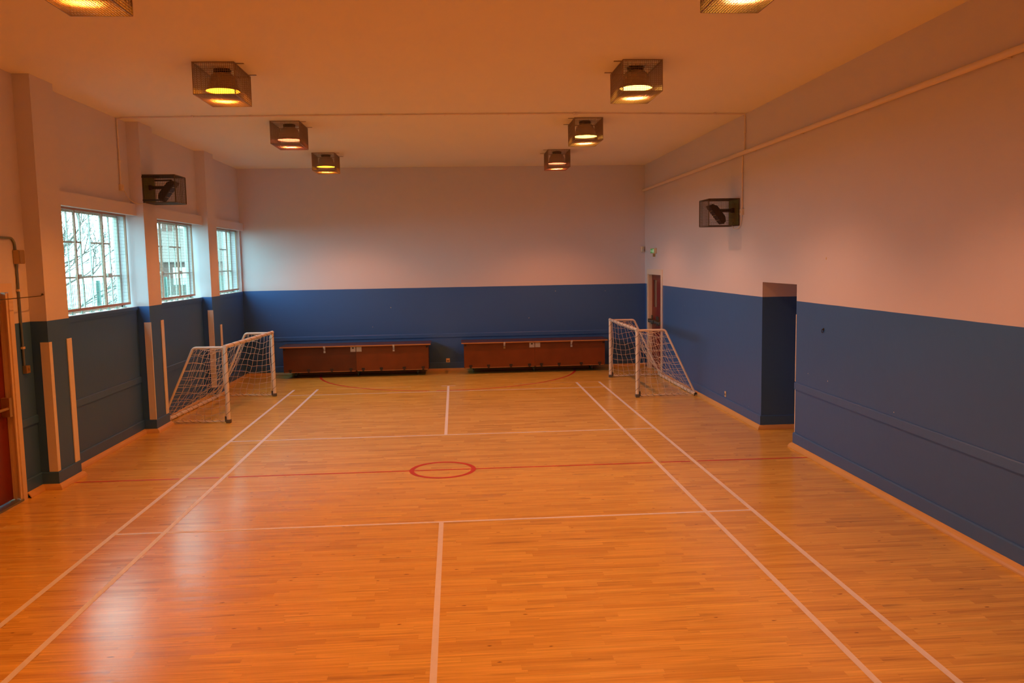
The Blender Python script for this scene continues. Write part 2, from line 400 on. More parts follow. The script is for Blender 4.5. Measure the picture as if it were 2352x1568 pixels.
lp = [(XL, YF), (XL, PIL[2][1]), (PX, PIL[2][1]), (PX, PIL[2][0]), (XL, PIL[2][0]), (XL, PIL[1][1]), (PX, PIL[1][1]), (PX, PIL[1][0]), (XL, PIL[1][0]),
      (XL, PIL[0][1]), (PX, PIL[0][1]), (PX, PIL[0][0]), (XL, PIL[0][0]), (XL, -.615)]
skirting_path(lp, 'baseboard_left')
skirting_path([(XR, YF), (XL, YF)], 'baseboard_back')
skirting_path([(XL, DL0 - .09), (XL, YN)], 'baseboard_left_front')
skirting_path([(AXD, AY1), (XR, AY1), (XR, DR0 - .13)], 'baseboard_right_back')
skirting_path([(XR, YN), (XR, AY0), (AXD, AY0)], 'baseboard_right')

# flat dado rail (blue) at bench height
def rail(name, a, b, axis, face, d):
    r = MB(); z0, z1, q = .765, .852, .016
    if axis == 'Y': r.prism([(face, z0), (face + d * q, z0), (face + d * q, z1 - .01), (face + d * (q - .008), z1), (face, z1)][::1], 'Y', a, b)
    else: r.prism([(face, z0), (face + d * q, z0), (face + d * q, z1 - .01), (face + d * (q - .008), z1), (face, z1)], 'X', a, b)
    return struct(r.build(name, M_BLUE))
rail('trim_1', XL, XR, 'X', YF, -1)
rail('trim_2', YN, AY0 - .002, 'Y', XR, -1)
for i, (a, b) in enumerate([(-.615, PIL[0][0]), (PIL[0][1], PIL[1][0]), (PIL[1][1], PIL[2][0]), (PIL[2][1], YF)]):
    rail('trim_%d' % (3 + i), a, b, 'Y', XL, 1)
# white edging strips on the near corner of the alcove, above and below the rail
mb = MB(); mb.box((XR - .004, AY0 - .012, .86), (XR + .02, AY0 + .004, 1.72)); mb.box((XR - .004, AY0 - .012, .20), (XR + .02, AY0 + .004, .765))
struct(mb.build('trim_7', M_WHITE))

# ------------------------------------------------------------------ windows
def wire_grid(mb, axis, pos, u0, u1, v0, v1, pu, pv, r):
    """square wire grid in a plane; axis = plane normal; u,v the two other axes in XYZ order"""
    def bar(a, b, h):
        lo = [min(a[i], b[i]) - (r if i != h else 0) for i in range(3)]; hi = [max(a[i], b[i]) + (r if i != h else 0) for i in range(3)]
        mb.box(lo, hi)
    ax = 'XYZ'.index(axis); o = [i for i in range(3) if i != ax]
    nu = max(1, round((u1 - u0) / pu)); nv = max(1, round((v1 - v0) / pv))
    for i in range(1, nu):
        a = [0, 0, 0]; b = [0, 0, 0]; a[ax] = b[ax] = pos; a[o[0]] = b[o[0]] = u0 + (u1 - u0) * i / nu; a[o[1]] = v0; b[o[1]] = v1; bar(a, b, o[1])
    for i in range(1, nv):
        a = [0, 0, 0]; b = [0, 0, 0]; a[ax] = b[ax] = pos; a[o[1]] = b[o[1]] = v0 + (v1 - v0) * i / nv; a[o[0]] = u0; b[o[0]] = u1; bar(a, b, o[0])

WLAB = ['steel window nearest the camera, bare branches seen through its wire guard', 'middle steel window, a brick house seen through its wire guard', 'steel window farthest from the camera, beside the back wall']
GPOST = [[.285, 1.135, 1.955, 2.745], [3.36, 4.15, 4.975, 5.765], [6.51, 7.30, 8.07, 8.815]]
MULL = [[.62, 1.245, 1.61, 1.90, 2.24, 2.52], [3.75, 4.30, 4.62, 4.95, 5.25, 5.56], [6.9, 7.40, 7.72, 8.02, 8.30, 8.60]]
for i, (a, b) in enumerate(BAYS):
    wd = bpy.data.objects.new('window_%d' % (i + 1), None); COL.objects.link(wd); wd.location = (XL - .2, (a + b) / 2, WZ0)
    tag(wd, WLAB[i], 'window', None, 'structure')
    inv = Matrix.Translation(-Vector(wd.location))
    def put(m_, nm, mt, par=wd, **k):
        m_.v = [(x - wd.location[0], y - wd.location[1], z - wd.location[2]) for x, y, z in m_.v] if par is wd else m_.v
        return m_.build(nm, mt, par, **k)
    X1 = XL - .215
    f = MB(); f.box((X1 - .02, a, WZ0), (X1 + .02, a + .05, WZ1)); f.box((X1 - .02, b - .04, WZ0), (X1 + .02, b, WZ1)); f.box((X1 - .02, a, WZ0), (X1 + .02, b, WZ0 + .04)); f.box((X1 - .02, a, WZ1 - .05), (X1 + .02, b, WZ1))
    for k, y in enumerate(MULL[i]):
        t = .022 if k in (2, 5) else .013
        f.box((X1 - .009, y - t / 2, WZ0), (X1 + .009, y + t / 2, WZ1))
    fr = put(f, 'window_frame', M_STEEL)
    t_ = MB()
    for z in (2.345, 2.80):
        mm = [a] + MULL[i] + [b]
        for k in range(len(mm) - 1):
            if k in (3, 6) and z > 2.5: continue
            t_.box((X1 - .016, mm[k], z - .012), (X1 + .016, mm[k + 1], z + .012))
    put(t_, 'transom', M_STEEL)
    for z in (2.355,):
        for k in (1, 4):
            h = MB(); y = (MULL[i][k] + MULL[i][k + 1]) / 2; h.box((X1 + .016, y - .07, z - .03), (X1 + .045, y + .07, z + .03)); put(h, 'window_latch', M_STEEL)
    g = MB(); g.add([(X1, a, WZ0), (X1, b, WZ0), (X1, b, WZ1), (X1, a, WZ1)], [(0, 1, 2, 3)]); put(g, 'glass_pane', M_GLASS)
    s = MB(); s.box((X1 - .03, a, WZ0 - .012), (XL + .012, b, WZ0 + .003)); put(s, 'window_sill', M_SILL)
    n = MB(); n.box((XL - .01, a, WZ0 - .045), (XL + .02, b, WZ0 - .001)); n.box((XL, a, WZ0 - .075), (XL + .010, b, WZ0 - .045)); put(n, 'sill_nosing', M_BLUE)
    # guard: timber frame with welded wire, standing on small feet on the sill
    X2 = XL - .07; gp = GPOST[i]; z0, z1 = 1.925, WZ1 - .01
    g = MB(); g.box((X2 - .014, gp[0] - .014, z0), (X2 + .014, gp[-1] + .014, z0 + .034)); g.box((X2 - .014, gp[0] - .014, z1 - .03), (X2 + .014, gp[-1] + .014, z1))
    for y in gp: g.box((X2 - .0125, y - .012, z0), (X2 + .0125, y + .012, z1))
    gf = put(g, 'guard_frame', M_GUARD)
    wm = MB()
    for k in range(3): wire_grid(wm, 'X', X2, gp[k] + .012, gp[k + 1] - .012, z0 + .03, z1 - .03, .052, .05, .0011)
    put(wm, 'guard_mesh', M_WIRE)
    y = gp[0] + .1
    while y < gp[-1]:
        ft = MB(); ft.box((X2 - .006, y - .006, WZ0 + .002), (X2 + .006, y + .006, z0)); ft.box((X2 - .035, y + .0, WZ0 + .002), (X2 - .005, y + .10, WZ0 + .011)); put(ft, 'guard_foot', M_GREYB); y += .27
    # boxed beam over the window
    l = MB(); l.box((XL - .001, a, 3.21), (XL + .078, b if i < 2 else YF, 3.375)); struct(l.build('trim_%d' % (8 + i), M_LINTEL), )
# fixing edge at the far end of the last bay is the wall itself

# ------------------------------------------------------------------ doors
# left: red door in a white frame, only its far edge is in the picture
d = bpy.data.objects.new('door_1', None); COL.objects.link(d); d.location = (XL, -1.18, 0); tag(d, 'red door in a cream painted frame at the left edge, by the nearest pilaster', 'door', None, 'structure')
def rel(m_, o): m_.v = [(x - o.location[0], y - o.location[1], z - o.location[2]) for x, y, z in m_.v]; return m_
f = MB()
f.box((XL - .12, DL1 - .012, 0), (XL + .002, DL1 + .0, DLZ)); f.box((XL - .12, DL0, 0), (XL + .002, DL0 + .012, DLZ)); f.box((XL - .12, DL0, DLZ - .012), (XL + .002, DL1, DLZ))
f.prism([(DL0 - .075, 0), (DL0 + .005, 0), (DL0 + .005, DLZ - .01), (DL1 - .005, DLZ - .01), (DL1 - .005, 0), (DL1 + .075, 0), (DL1 + .075, DLZ + .08), (DL0 - .075, DLZ + .08)], 'X', XL, XL + .03)
f.box((XL + .003, DL1 - .04, 0), (XL + .018, DL1 - .004, DLZ - .02)); f.box((XL - .10, DL1 - .030, 0), (XL - .05, DL1 - .012, DLZ - .02))
rel(f, d).build('door_frame', M_CREAM, d)
p = MB(); p.box((XL - .105, DL0 + .03, .03), (XL - .065, DL1 - .03, DLZ - .03)); leaf = rel(p, d).build('door_leaf', M_DOORR, d)
h = MB(); h.tube([(XL - .0, DL0 + .12, 1.02), (XL - .0, DL1 - .09, 1.02)], .016, 10); h.box((XL - .065, DL1 - .13, .93), (XL + .02, DL1 - .08, 1.13)); h.box((XL - .065, DL0 + .1, .93), (XL + .02, DL0 + .15, 1.13))
o = rel(h, d).build('push_bar', M_BRASS, d, smooth=True); tag(o, 'brass push bar')
s = MB(); s.box((XL - .11, DL0, .0), (XL + .03, DL1, .02)); rel(s, d).build('threshold', M_GREYB, d)

# right: brown double door with panic bars, beside the back corner
d = bpy.data.objects.new('door_2', None); COL.objects.link(d); d.location = (XR, (DR0 + DR1) / 2, 0); tag(d, 'dark red double door with push bars behind the right goal', 'door', None, 'structure')
f = MB(); f.prism([(DR0 - .10, 0), (DR0 + .01, 0), (DR0 + .01, DRZ - .01), (DR1 - .01, DRZ - .01), (DR1 - .01, 0), (DR1 + .08, 0), (DR1 + .08, DRZ + .10), (DR0 - .10, DRZ + .10)], 'X', XR - .022, XR)
f.box((XR - .001, DR0, 0), (XR + .10, DR0 + .02, DRZ)); f.box((XR - .001, DR1 - .02, 0), (XR + .10, DR1, DRZ)); f.box((XR - .001, DR0, DRZ - .02), (XR + .10, DR1, DRZ))
rel(f, d).build('door_frame', M_WHITE, d)
mid = (DR0 + DR1) / 2
for k, (a, b) in enumerate(((DR0 + .02, mid - .002), (mid + .002, DR1 - .02))):
    p = MB(); X0, X1_ = XR + .075, XR + .115; z0 = .01; z1 = DRZ - .02; g0, g1, gz0, gz1 = a + .13, b - .15, 1.38, 1.98
    p.box((X0, a, z0), (X1_, g0, z1)); p.box((X0, g1, z0), (X1_, b, z1)); p.box((X0, g0, z0), (X1_, g1, gz0)); p.box((X0, g0, gz1), (X1_, g1, z1))
    lf = rel(p, d).build('door_leaf', M_DOORR if k else M_DOORB, d)
    g = MB(); g.box((X0 + .015, g0, gz0), (X0 + .025, g1, gz1)); rel(g, d).build('glass_panel', M_DGLASS, lf)
    h = MB(); h.tube([(X0 - .09, a + .05, 1.075), (X0 - .09, b - .05, 1.075)], .024, 12)
    for y in (a + .06, b - .06): h.box((X0 - .105, y - .02, 1.035), (X0 + .001, y + .02, 1.115)); h.box((X0 - .03, y - .03, .99), (X0 + .001, y + .03, 1.19))
    o = rel(h, d).build('push_bar', M_GREYB, lf, smooth=True); tag(o, 'grey metal push bar')

# ------------------------------------------------------------------ pilaster corner guards (white painted timber)
CG = [(0, 'near', 'white corner guard on the near edge of the pilaster closest to the camera', .198, 1.655), (0, 'far', 'narrow white strip on the far edge of the pilaster closest to the camera', .198, 1.655),
      (1, 'near', 'white corner guard on the near edge of the middle pilaster, left of the goal', .198, 1.65), (1, 'far', 'narrow white strip on the far edge of the middle pilaster', .198, 1.65),
      (2, 'near', 'white corner guard on the pilaster seen through the left goal net, wider one', .198, 1.645), (2, 'far', 'short narrow white strip on the pilaster seen through the left goal net', .198, 1.34)]
for k, sd, lab, z0, z1 in CG:
    a, b = PIL[k]; t = .012; mb = MB()
    if sd == 'near':
        mb.prism([(PX - .085, a - t), (PX + t, a - t), (PX + t, a + (.055 if k == 0 else .01)), (PX + .0005, a + (.055 if k == 0 else .01)), (PX + .0005, a - .0005), (PX - .085, a - .0005)], 'Z', z0, z1)
    else:
        mb.prism([(PX + .0005, b - .105), (PX + t, b - .105), (PX + t, b + t), (PX - .05, b + t), (PX - .05, b + .0005), (PX + .0005, b + .0005)], 'Z', z0, z1)
    o = mb.build('corner_guard', M_WHITE, bevel=.002); tag(o, lab, 'corner guard', 'white corner guards on the pilasters')

# ------------------------------------------------------------------ ceiling lamps in wire cages
CW, CD, CH = .42, .69, .325
def make_lamp():
    t = thing('ceiling_lamp', 'x', 'lamp', group='caged ceiling lamps')
    fr = MB(); e = .0042; x, y, z = CW / 2, CD / 2, -CH
    for sx_ in (-1, 1):
        for sy in (-1, 1): fr.box((sx_ * x - e, sy * y - e, z), (sx_ * x + e, sy * y + e, 0))
        for zz in (z, -.006): fr.box((sx_ * x - e, -y, zz - e), (sx_ * x + e, y, zz + e))
    for sy in (-1, 1):
        for zz in (z, -.006): fr.box((-x, sy * y - e, zz - e), (x, sy * y + e, zz + e))
    cf = fr.build('cage_frame', M_CAGE, t)
    wm = MB(); p = .0215; r = .0016
    for sy in (-1, 1): wire_grid(wm, 'Y', sy * y, -x, x, z, 0, p, p, r)
    for sx_ in (-1, 1): wire_grid(wm, 'X', sx_ * x, -y, y, z, 0, p, p, r)
    wire_grid(wm, 'Z', z, -x, x, -y, y, p, p, r)
    wm.build('wire_mesh', M_CAGE, cf)
    b = MB()
    # fixing lugs on the side towards the room's middle
    for sy in (-.27, .27):
        b = MB(); b.box((x - .004, sy - .016, -.004), (x + .085, sy + .016, -.0005)); b.box((x - .004, sy - .016, -.07), (x + .004, sy + .016, -.0005)); b.build('fixing_lug', M_CAGE, t)
    h = MB(); h.lathe([(.0, -.0005), (.085, -.0005), (.09, -.008), (.088, -.034), (.075, -.040), (.0, -.040)], n=28); h.build('gear_housing', M_DARK, t, smooth=True)
    rf = MB()
    prof = [(.055, -.040), (.085, -.044), (.108, -.056), (.124, -.076), (.136, -.105), (.147, -.14), (.157, -.175), (.167, -.205), (.178, -.225), (.186, -.2285), (.1862, -.2315)]
    rf.lathe(prof + [(.180, -.2315), (.172, -.223), (.160, -.2), (.150, -.172), (.139, -.138), (.126, -.105), (.112, -.080), (.0, -.070)], n=48)
    rf.build('reflector', M_REFL, t, smooth=True)
    return t
def lamp_glow(t, kind, power):
    g = MB(); g.lathe([(.1755, -.2262), (.170, -.2235), (.157, -.200), (.147, -.172), (.136, -.138), (.123, -.106), (.109, -.083), (.0, -.074)], n=40)
    o = g.build('lit_reflector_lining', M_GLOW[kind], t, smooth=True)
    bl = MB(); bl.lathe([(.0, -.215), (.018, -.21), (.03, -.19), (.033, -.165), (.026, -.135), (.016, -.115), (.016, -.10)], n=20); bl.build('bulb', M_GLOW[kind], t, smooth=True)
    d = bpy.data.lights.new('lamp_light', 'SPOT'); d.energy = power; d.spot_size = math.radians(121); d.spot_blend = .50; d.shadow_soft_size = .038
    d.color = {'yellow': (1.0, .25, .030), 'white': (1.0, .35, .145), 'pink': (1.0, .27, .07)}[kind]
    lo = bpy.data.objects.new('lamp_light', d); COL.objects.link(lo); lo.parent = t; lo.location = (0, 0, -.232)
LAMPS = [  # x, near y, far y, kind, label
    (-2.242, -.77, -.07, 'yellow', 'caged ceiling lamp of the left row, second from the camera, yellow glow'),
    (-2.242, 2.82, 3.50, 'pink', 'caged ceiling lamp of the left row, third from the camera, pinkish opening'),
    (-2.242, 6.36, 7.02, 'yellow', 'caged ceiling lamp of the left row, nearest the back wall'),
    (-2.242, -4.18, -3.49, 'yellow', 'caged ceiling lamp cut off by the top edge of the photo, upper left'),
    (2.215, -.85, -.14, 'white', 'caged ceiling lamp of the right row, second from the camera, brightest white opening'),
    (2.215, 2.70, 3.36, 'white', 'caged ceiling lamp of the right row, third from the camera'),
    (2.215, 6.20, 6.84, 'pink', 'caged ceiling lamp of the right row, nearest the back wall'),
    (2.215, -4.30, -3.60, 'white', 'caged ceiling lamp cut off by the top edge of the photo, upper right'),
    (-2.242, -7.7, -7.0, 'yellow', 'caged ceiling lamp of the left row, overhead behind the photo, out of frame'),
    (2.215, -7.7, -7.0, 'white', 'caged ceiling lamp of the right row, overhead behind the photo, out of frame')]
proto = make_lamp()
roots = [proto] + [copy_tree(proto) for _ in LAMPS[1:]]
for t, (x, y0, y1, kind, lab) in zip(roots, LAMPS):
    t.location = (x, (y0 + y1) / 2, ZC); t.rotation_euler = (0, 0, 0 if x < 0 else PI); t['label'] = lab
    lamp_glow(t, kind, LAMP_W * {'yellow': 1.0, 'white': 1.05, 'pink': .95}[kind])

# ------------------------------------------------------------------ caged wall floodlights
def floodlight(name_lab, xw, sgn, y0, y1, z0, z1, dpt, arms):
    t = thing('wall_floodlight', name_lab, 'floodlight', (xw, (y0 + y1) / 2, (z0 + z1) / 2), group='caged wall floodlights')
    W = dpt; hy = (y1 - y0) / 2; hz = (z1 - z0) / 2; e = .006
    def X(v): return sgn * v
    fr = MB()
    for v in (.006, W):
        for sy in (-1, 1): fr.box((X(v) - e, sy * hy - e, -hz), (X(v) + e, sy * hy + e, hz))
        for sz in (-1, 1): fr.box((X(v) - e, -hy, sz * hz - e), (X(v) + e, hy, sz * hz + e))
    for sy in (-1, 1):
        for sz in (-1, 1): fr.box((X(0), sy * hy - e, sz * hz - e), (X(W), sy * hy + e, sz * hz + e))
    cf = fr.build('cage_frame', M_CAGED, t)
    wm = MB(); p = .024; r = .0015; xa, xb = sorted((X(.0), X(W)))
    for sy in (-1, 1): wire_grid(wm, 'Y', sy * hy, xa, xb, -hz, hz, p, p, r)
    for sz in (-1, 1): wire_grid(wm, 'Z', sz * hz, xa, xb, -hy, hy, p, p * .8, r * 1.3)
    wire_grid(wm, 'X', X(W), -hy, hy, -hz, hz, p, p, r)
    wm.build('wire_mesh', M_CAGED, cf)
    bd = MB(); bd.box((X(.0006), -hy + .005, -hz + .004), (X(.012), hy - .005, hz - .004)); o = bd.build('backing_board', M_OLIVE, t); tag(o, 'olive green backing board')
    br = MB(); br.box((X(.012), -.035, .0), (X(.055), .035, .07)); br.box((X(.05), -.012, .012), (X(.23), .012, .06)); br.build('mounting_arm', M_DARK, t, bevel=.003)
    # tilted lamp housing, glass turned down into the hall
    hb = MB(); L2, Tk, Wy = .178, .048, .105
    hb.prism([(-L2, -Tk), (L2, -Tk), (L2 * .93, Tk * .2), (L2 * .55, Tk), (-L2 * .55, Tk), (-L2 * .93, Tk * .2)], 'Y', -Wy, Wy)
    house = hb.build('lamp_housing', M_DARK, t, bevel=.006)
    gl = MB(); gl.box((-L2 * .82, -Wy * .86, -Tk - .006), (L2 * .82, Wy * .86, -Tk - .001)); gl.build('lamp_glass', M_GLASSF, house)
    for s_ in (-.5, 0., .5): vs = MB(); vs.box((L2 * s_ - .004, -Wy * .8, -Tk - .012), (L2 * s_ + .004, Wy * .8, -Tk - .006)); vs.build('lamp_louvre', M_BRASS, house)
    house.location = (X(.275), 0, -.005)
    house.rotation_euler = (0, math.radians(-52) * sgn, 0)
    if arms:
        for sy in (-hy - .013, hy + .013):
            for zz in (-hz + .03, hz - .03): ar = MB(); ar.box((X(-.175), sy - .011, zz - .011), (X(.26), sy + .011, zz + .011)); ar.build('support_bar', M_DARK, t)
    return t
floodlight('caged floodlight on side bars fixed around the middle pilaster, left wall', PX, 1, 2.835, 3.315, 3.40, 3.795, .46, True)
floodlight('caged floodlight on the right wall, cable looping from its lower corner', XR, -1, 2.67, 3.14, 2.935, 3.335, .475, False)

# ------------------------------------------------------------------ conduits, boxes, cables
def tube_obj(name, pts, r, m, label, cat, n=10, group=None):
    b = MB(); b.tube(pts, r, n); o = b.build(name, m, smooth=True); return tag(o, label, cat, group)
t = thing('conduit', 'thick white conduit pipe running the length of the right wall under the ceiling', 'pipe', (XR - .036, 0, 3.983))
b = MB(); b.tube([(0, YN + .02, 0), (0, YF - .01, 0)], .030, 14); b.build('pipe', M_PIPE, t, smooth=True)
for y in (-3.4, -1.2, .4, 2.0, 4.4, 6.8, 8.6):
    b = MB(); b.box((-.004, y - .012, -.034), (.032, y + .012, .034)); b.build('pipe_clip', M_PIPE, t)
Yc = 2.40
t = thing('conduit', 'thin conduit crossing the ceiling from the left wall to the right wall', 'conduit', (0, Yc, ZC - .014))
b = MB(); b.tube([(XL + .03, .07, 0), (XL + .12, .0, 0), (-2.2, -.08, 0), (0, -.13, 0), (2.3, -.13, 0), (XR - .03, -.0, 0)], .0105, 8); b.build('pipe', M_PIPE, t, smooth=True)
for x in (-3.4, -2.6, -1.7, -.8, .1, 1.0, 3.2, 4.0):
    b = MB(); yy = -.08 if abs(x) > 2.4 else -.11; b.box((x - .012, yy - .02, -.013), (x + .012, yy + .02, .011)); b.build('pipe_clip', M_PIPE, t)
b = MB(); b.lathe([(.0, -.02), (.035, -.02), (.04, -.012), (.04, .011)], (1.96, -.13, 0), 20); b.build('junction_cap', M_PIPE, t, smooth=True)
t = thing('conduit', 'thin white conduit dropping from the ceiling down the left wall to a socket', 'conduit', (XL + .016, 2.47, 0))
b = MB(); b.tube([(.02, 0, ZC - .012), (.002, 0, ZC - .03), (0, 0, ZC - .06), (0, 0, 3.63)], .0115, 10); b.build('pipe', M_PIPE, t, smooth=True)
for z in (4.27, 3.95): b = MB(); b.box((-.012, -.02, z - .01), (.013, .02, z + .01)); b.build('pipe_clip', M_PIPE, t)
t = thing('fused_socket', 'small brown socket box at the end of the left wall conduit', 'socket', (XL + .02, 2.475, 3.585))
b = MB(); b.box((-.02, -.045, -.045), (.02, .045, .045)); b.build('socket_body', M_CREAM, t, bevel=.005)
b = MB(); b.box((.02, -.02, -.02), (.026, .03, .025)); b.build('switch', M_CREAM, t)
pts = [(XL + .035, 2.52, 3.55), (XL + .05, 2.57, 3.49), (XL + .07, 2.64, 3.42), (XL + .10, 2.72, 3.385), (XL + .14, 2.79, 3.375), (PX + .03, 2.84, 3.39)]
tube_obj('power_cable', pts, .005, M_CREAM, 'thin cable drooping from the left socket to the floodlight cage', 'cable')
t = thing('conduit', 'thin white conduit dropping down the right wall, passing behind the thick pipe', 'conduit', (XR - .016, 2.45, 0))
b = MB(); b.tube([(-.01, -.02, ZC - .015), (0, -.02, ZC - .04), (0, -.02, 4.016)], .0105, 10); b.build('pipe', M_PIPE, t, smooth=True)
b = MB(); b.tube([(0, .07, 3.951), (0, .07, 3.17)], .0105, 10); b.build('pipe', M_PIPE, t, smooth=True)
for z, dy in ((4.28, -.02), (3.72, .065), (3.45, .07)): b = MB(); b.box((-.013, dy - .02, z - .01), (.012, dy + .02, z + .01)); b.build('pipe_clip', M_PIPE, t)
t = thing('fused_socket', 'small white socket box beside the right wall floodlight', 'socket', (XR - .02, 2.52, 3.125))
b = MB(); b.box((-.02, -.042, -.045), (.02, .042, .045)); b.build('socket_body', M_PIPE, t, bevel=.005)
b = MB(); b.box((-.026, -.02, -.02), (-.02, .02, .02)); b.build('switch', M_CREAM, t)
pts = [(XR - .015, 2.53, 3.08), (XR - .015, 2.55, 3.0), (XR - .02, 2.60, 2.92), (XR - .04, 2.67, 2.885), (XR - .06, 2.74, 2.885), (XR - .075, 2.79, 2.935)]
tube_obj('power_cable', pts, .006, M_PIPE, 'white cable looping under the right wall floodlight cage', 'cable')
# left foreground conduit with two boxes
t = thing('conduit', 'grey conduit bending down the left wall above the red door', 'conduit', (XL + .016, -.47, 0))
P = [(0, -1.6, 2.795), (0, -.09, 2.795)] + [(0, -.09 + .085 * math.sin(a), 2.795 - .085 + .085 * math.cos(a)) for a in (.3, .7, 1.1, 1.5)] + [(0, 0, 2.672)]
for P in (P, [(0, .0, 2.52), (0, 0, 1.426)]):
    b = MB(); b.tube(P, .0125, 10); b.build('pipe', M_GREYB, t, smooth=True)
for z in (2.24, 1.62): b = MB(); b.box((-.013, -.024, z - .012), (.014, .024, z + .012)); b.build('pipe_clip', M_CREAM, t)
t = thing('junction_box', 'brown metal junction box high on the left wall conduit', 'junction box', (XL + .032, -.445, 2.596))
b = MB(); b.box((-.032, -.058, -.074), (.032, .058, .074)); b.build('box_body', M_BRASS, t, bevel=.004)
b = MB(); b.box((.032, -.048, -.064), (.038, .048, .064)); b.build('box_cover', M_BRASS, t)
t = thing('light_switch', 'small brass switch at the bottom of the left wall conduit', 'switch', (XL + .025, -.44, 1.382))
b = MB(); b.box((-.025, -.04, -.042), (.02, .04, .042)); b.build('switch_box', M_BRASS, t, bevel=.004)
b = MB(); b.box((.02, -.008, -.014), (.032, .008, .014)); b.build('toggle', M_BRASS, t)
b = MB(); b.tube([(XL + .16, -1.20, 2.165), (XL + .16, -.30, 2.17), (XL + .16, -.272, 2.18)], .0045, 8); b.lathe([(0, -.012), (.01, -.008), (.014, 0), (.01, .008), (0, .012)], (XL + .16, -.262, 2.185), 14)
b.tube([(XL + .16, -1.18, 2.165), (XL + .0, -1.18, 2.19)], .005, 8)
o = b.build('hook_rod', M_DARK, smooth=True); tag(o, 'thin black rod with a ball end above the red door', 'rod')

# small things on the walls
t = thing('socket_outlet', 'beige socket plate low on the back wall between the two long chests', 'socket', (-.02, YF - .006, .232))
b = MB(); b.box((-.043, -.005, -.052), (.043, .006, .052)); b.build('plate', M_CREAM, t, bevel=.003)
for q in (-.02, .005): b = MB(); b.box((q, -.008, -.02), (q + .015, -.0045, .01)); b.build('socket_slot', M_DARK, t)
t = thing('socket_outlet', 'small cream plate low on the right wall beyond the alcove', 'socket', (XR - .006, 3.245, .255))
b = MB(); b.box((-.006, -.03, -.045), (.006, .03, .045)); b.build('plate', M_CREAM, t, bevel=.003)
b = MB(); b.box((-.009, -.014, -.018), (-.005, .014, .012)); b.build('socket_slot', M_DARK, t)
t = thing('motion_sensor', 'cream motion sensor high in the back right corner', 'sensor', (XR - .06, YF - .03, 2.665))
b = MB(); b.prism([(-.035, .03), (-.035, -.005), (-.02, -.025), (.02, -.025), (.035, -.005), (.035, .03)], 'Z', -.06, .06); b.build('sensor_body', M_CREAM, t, bevel=.006)
b = MB(); b.box((-.018, -.0285, -.045), (.018, -.024, -.005)); b.build('sensor_window', M_PLATE, t)
t = thing('exit_sign', 'small green exit sign box on the right wall above the double door', 'sign', (XR - .03, 7.98, 2.615), group=None)
b = MB(); b.box((-.028, -.17, -.058), (.03, .17, .058)); b.build('sign_body', M_CREAM, t, bevel=.004)
b = MB(); b.box((-.032, -.155, -.047), (-.028, .155, .047)); sf = b.build('sign_face', M_GREEN, t)
b = MB()   # running figure, doorway and arrow, on the face that looks into the hall
X_ = -.0335
def quad(pts): b.add([(X_, y, z) for y, z in pts] + [(X_ + .001, y, z) for y, z in pts], [tuple(range(len(pts))), tuple(range(len(pts), 2 * len(pts)))[::-1]])
quad([(-.14, -.035), (-.075, -.035), (-.075, .035), (-.14, .035)])
b.build('doorway_mark', M_SIGNW, sf); b = MB()
quad([(-.02, .022), (-.008, .022), (-.008, .034), (-.02, .034)]); quad([(-.03, -.008), (.002, -.002), (.0, .018), (-.024, .018)])
quad([(-.04, -.034), (-.03, -.034), (-.012, -.006), (-.024, -.006)]); quad([(.012, -.034), (.022, -.03), (-.002, .0), (-.012, -.006)])
b.build('running_figure', M_SIGNW, sf); b = MB()
quad([(.05, -.006), (.10, -.006), (.10, .006), (.05, .006)]); quad([(.10, -.022), (.135, 0), (.10, .022)])
b.build('arrow_mark', M_SIGNW, sf)
b = MB(); b.box((-.012, -.03, -.125), (.03, .03, -.0575)); b.build('sign_bracket', M_BRASS, t)
b = MB(); b.lathe([(.020 + .0035 * math.cos(a), .0035 * math.sin(a)) for a in [2 * PI * k / 10 for k in range(11)]], (XR - .016, -.255, 1.573), 28, 'X')
b.tube([(XR, -.255, 1.595), (XR - .022, -.255, 1.595)], .005, 8); b.lathe([(.0, -.004), (.016, -.004), (.016, .0)], (XR - .0005, -.255, 1.595), 16, 'X')
o = b.build('ring_hook', M_DARK, smooth=True); tag(o, 'small dark metal ring hook on the blue right wall', 'hook')
b = MB(); b.lathe([(0, -.006), (.012, -.004), (.016, 0)], (XR, -.285, 2.425), 12, 'X'); o = b.build('wall_plug', M_CREAM, smooth=True); tag(o, 'tiny round plug in the upper right wall above the ring hook', 'plug')

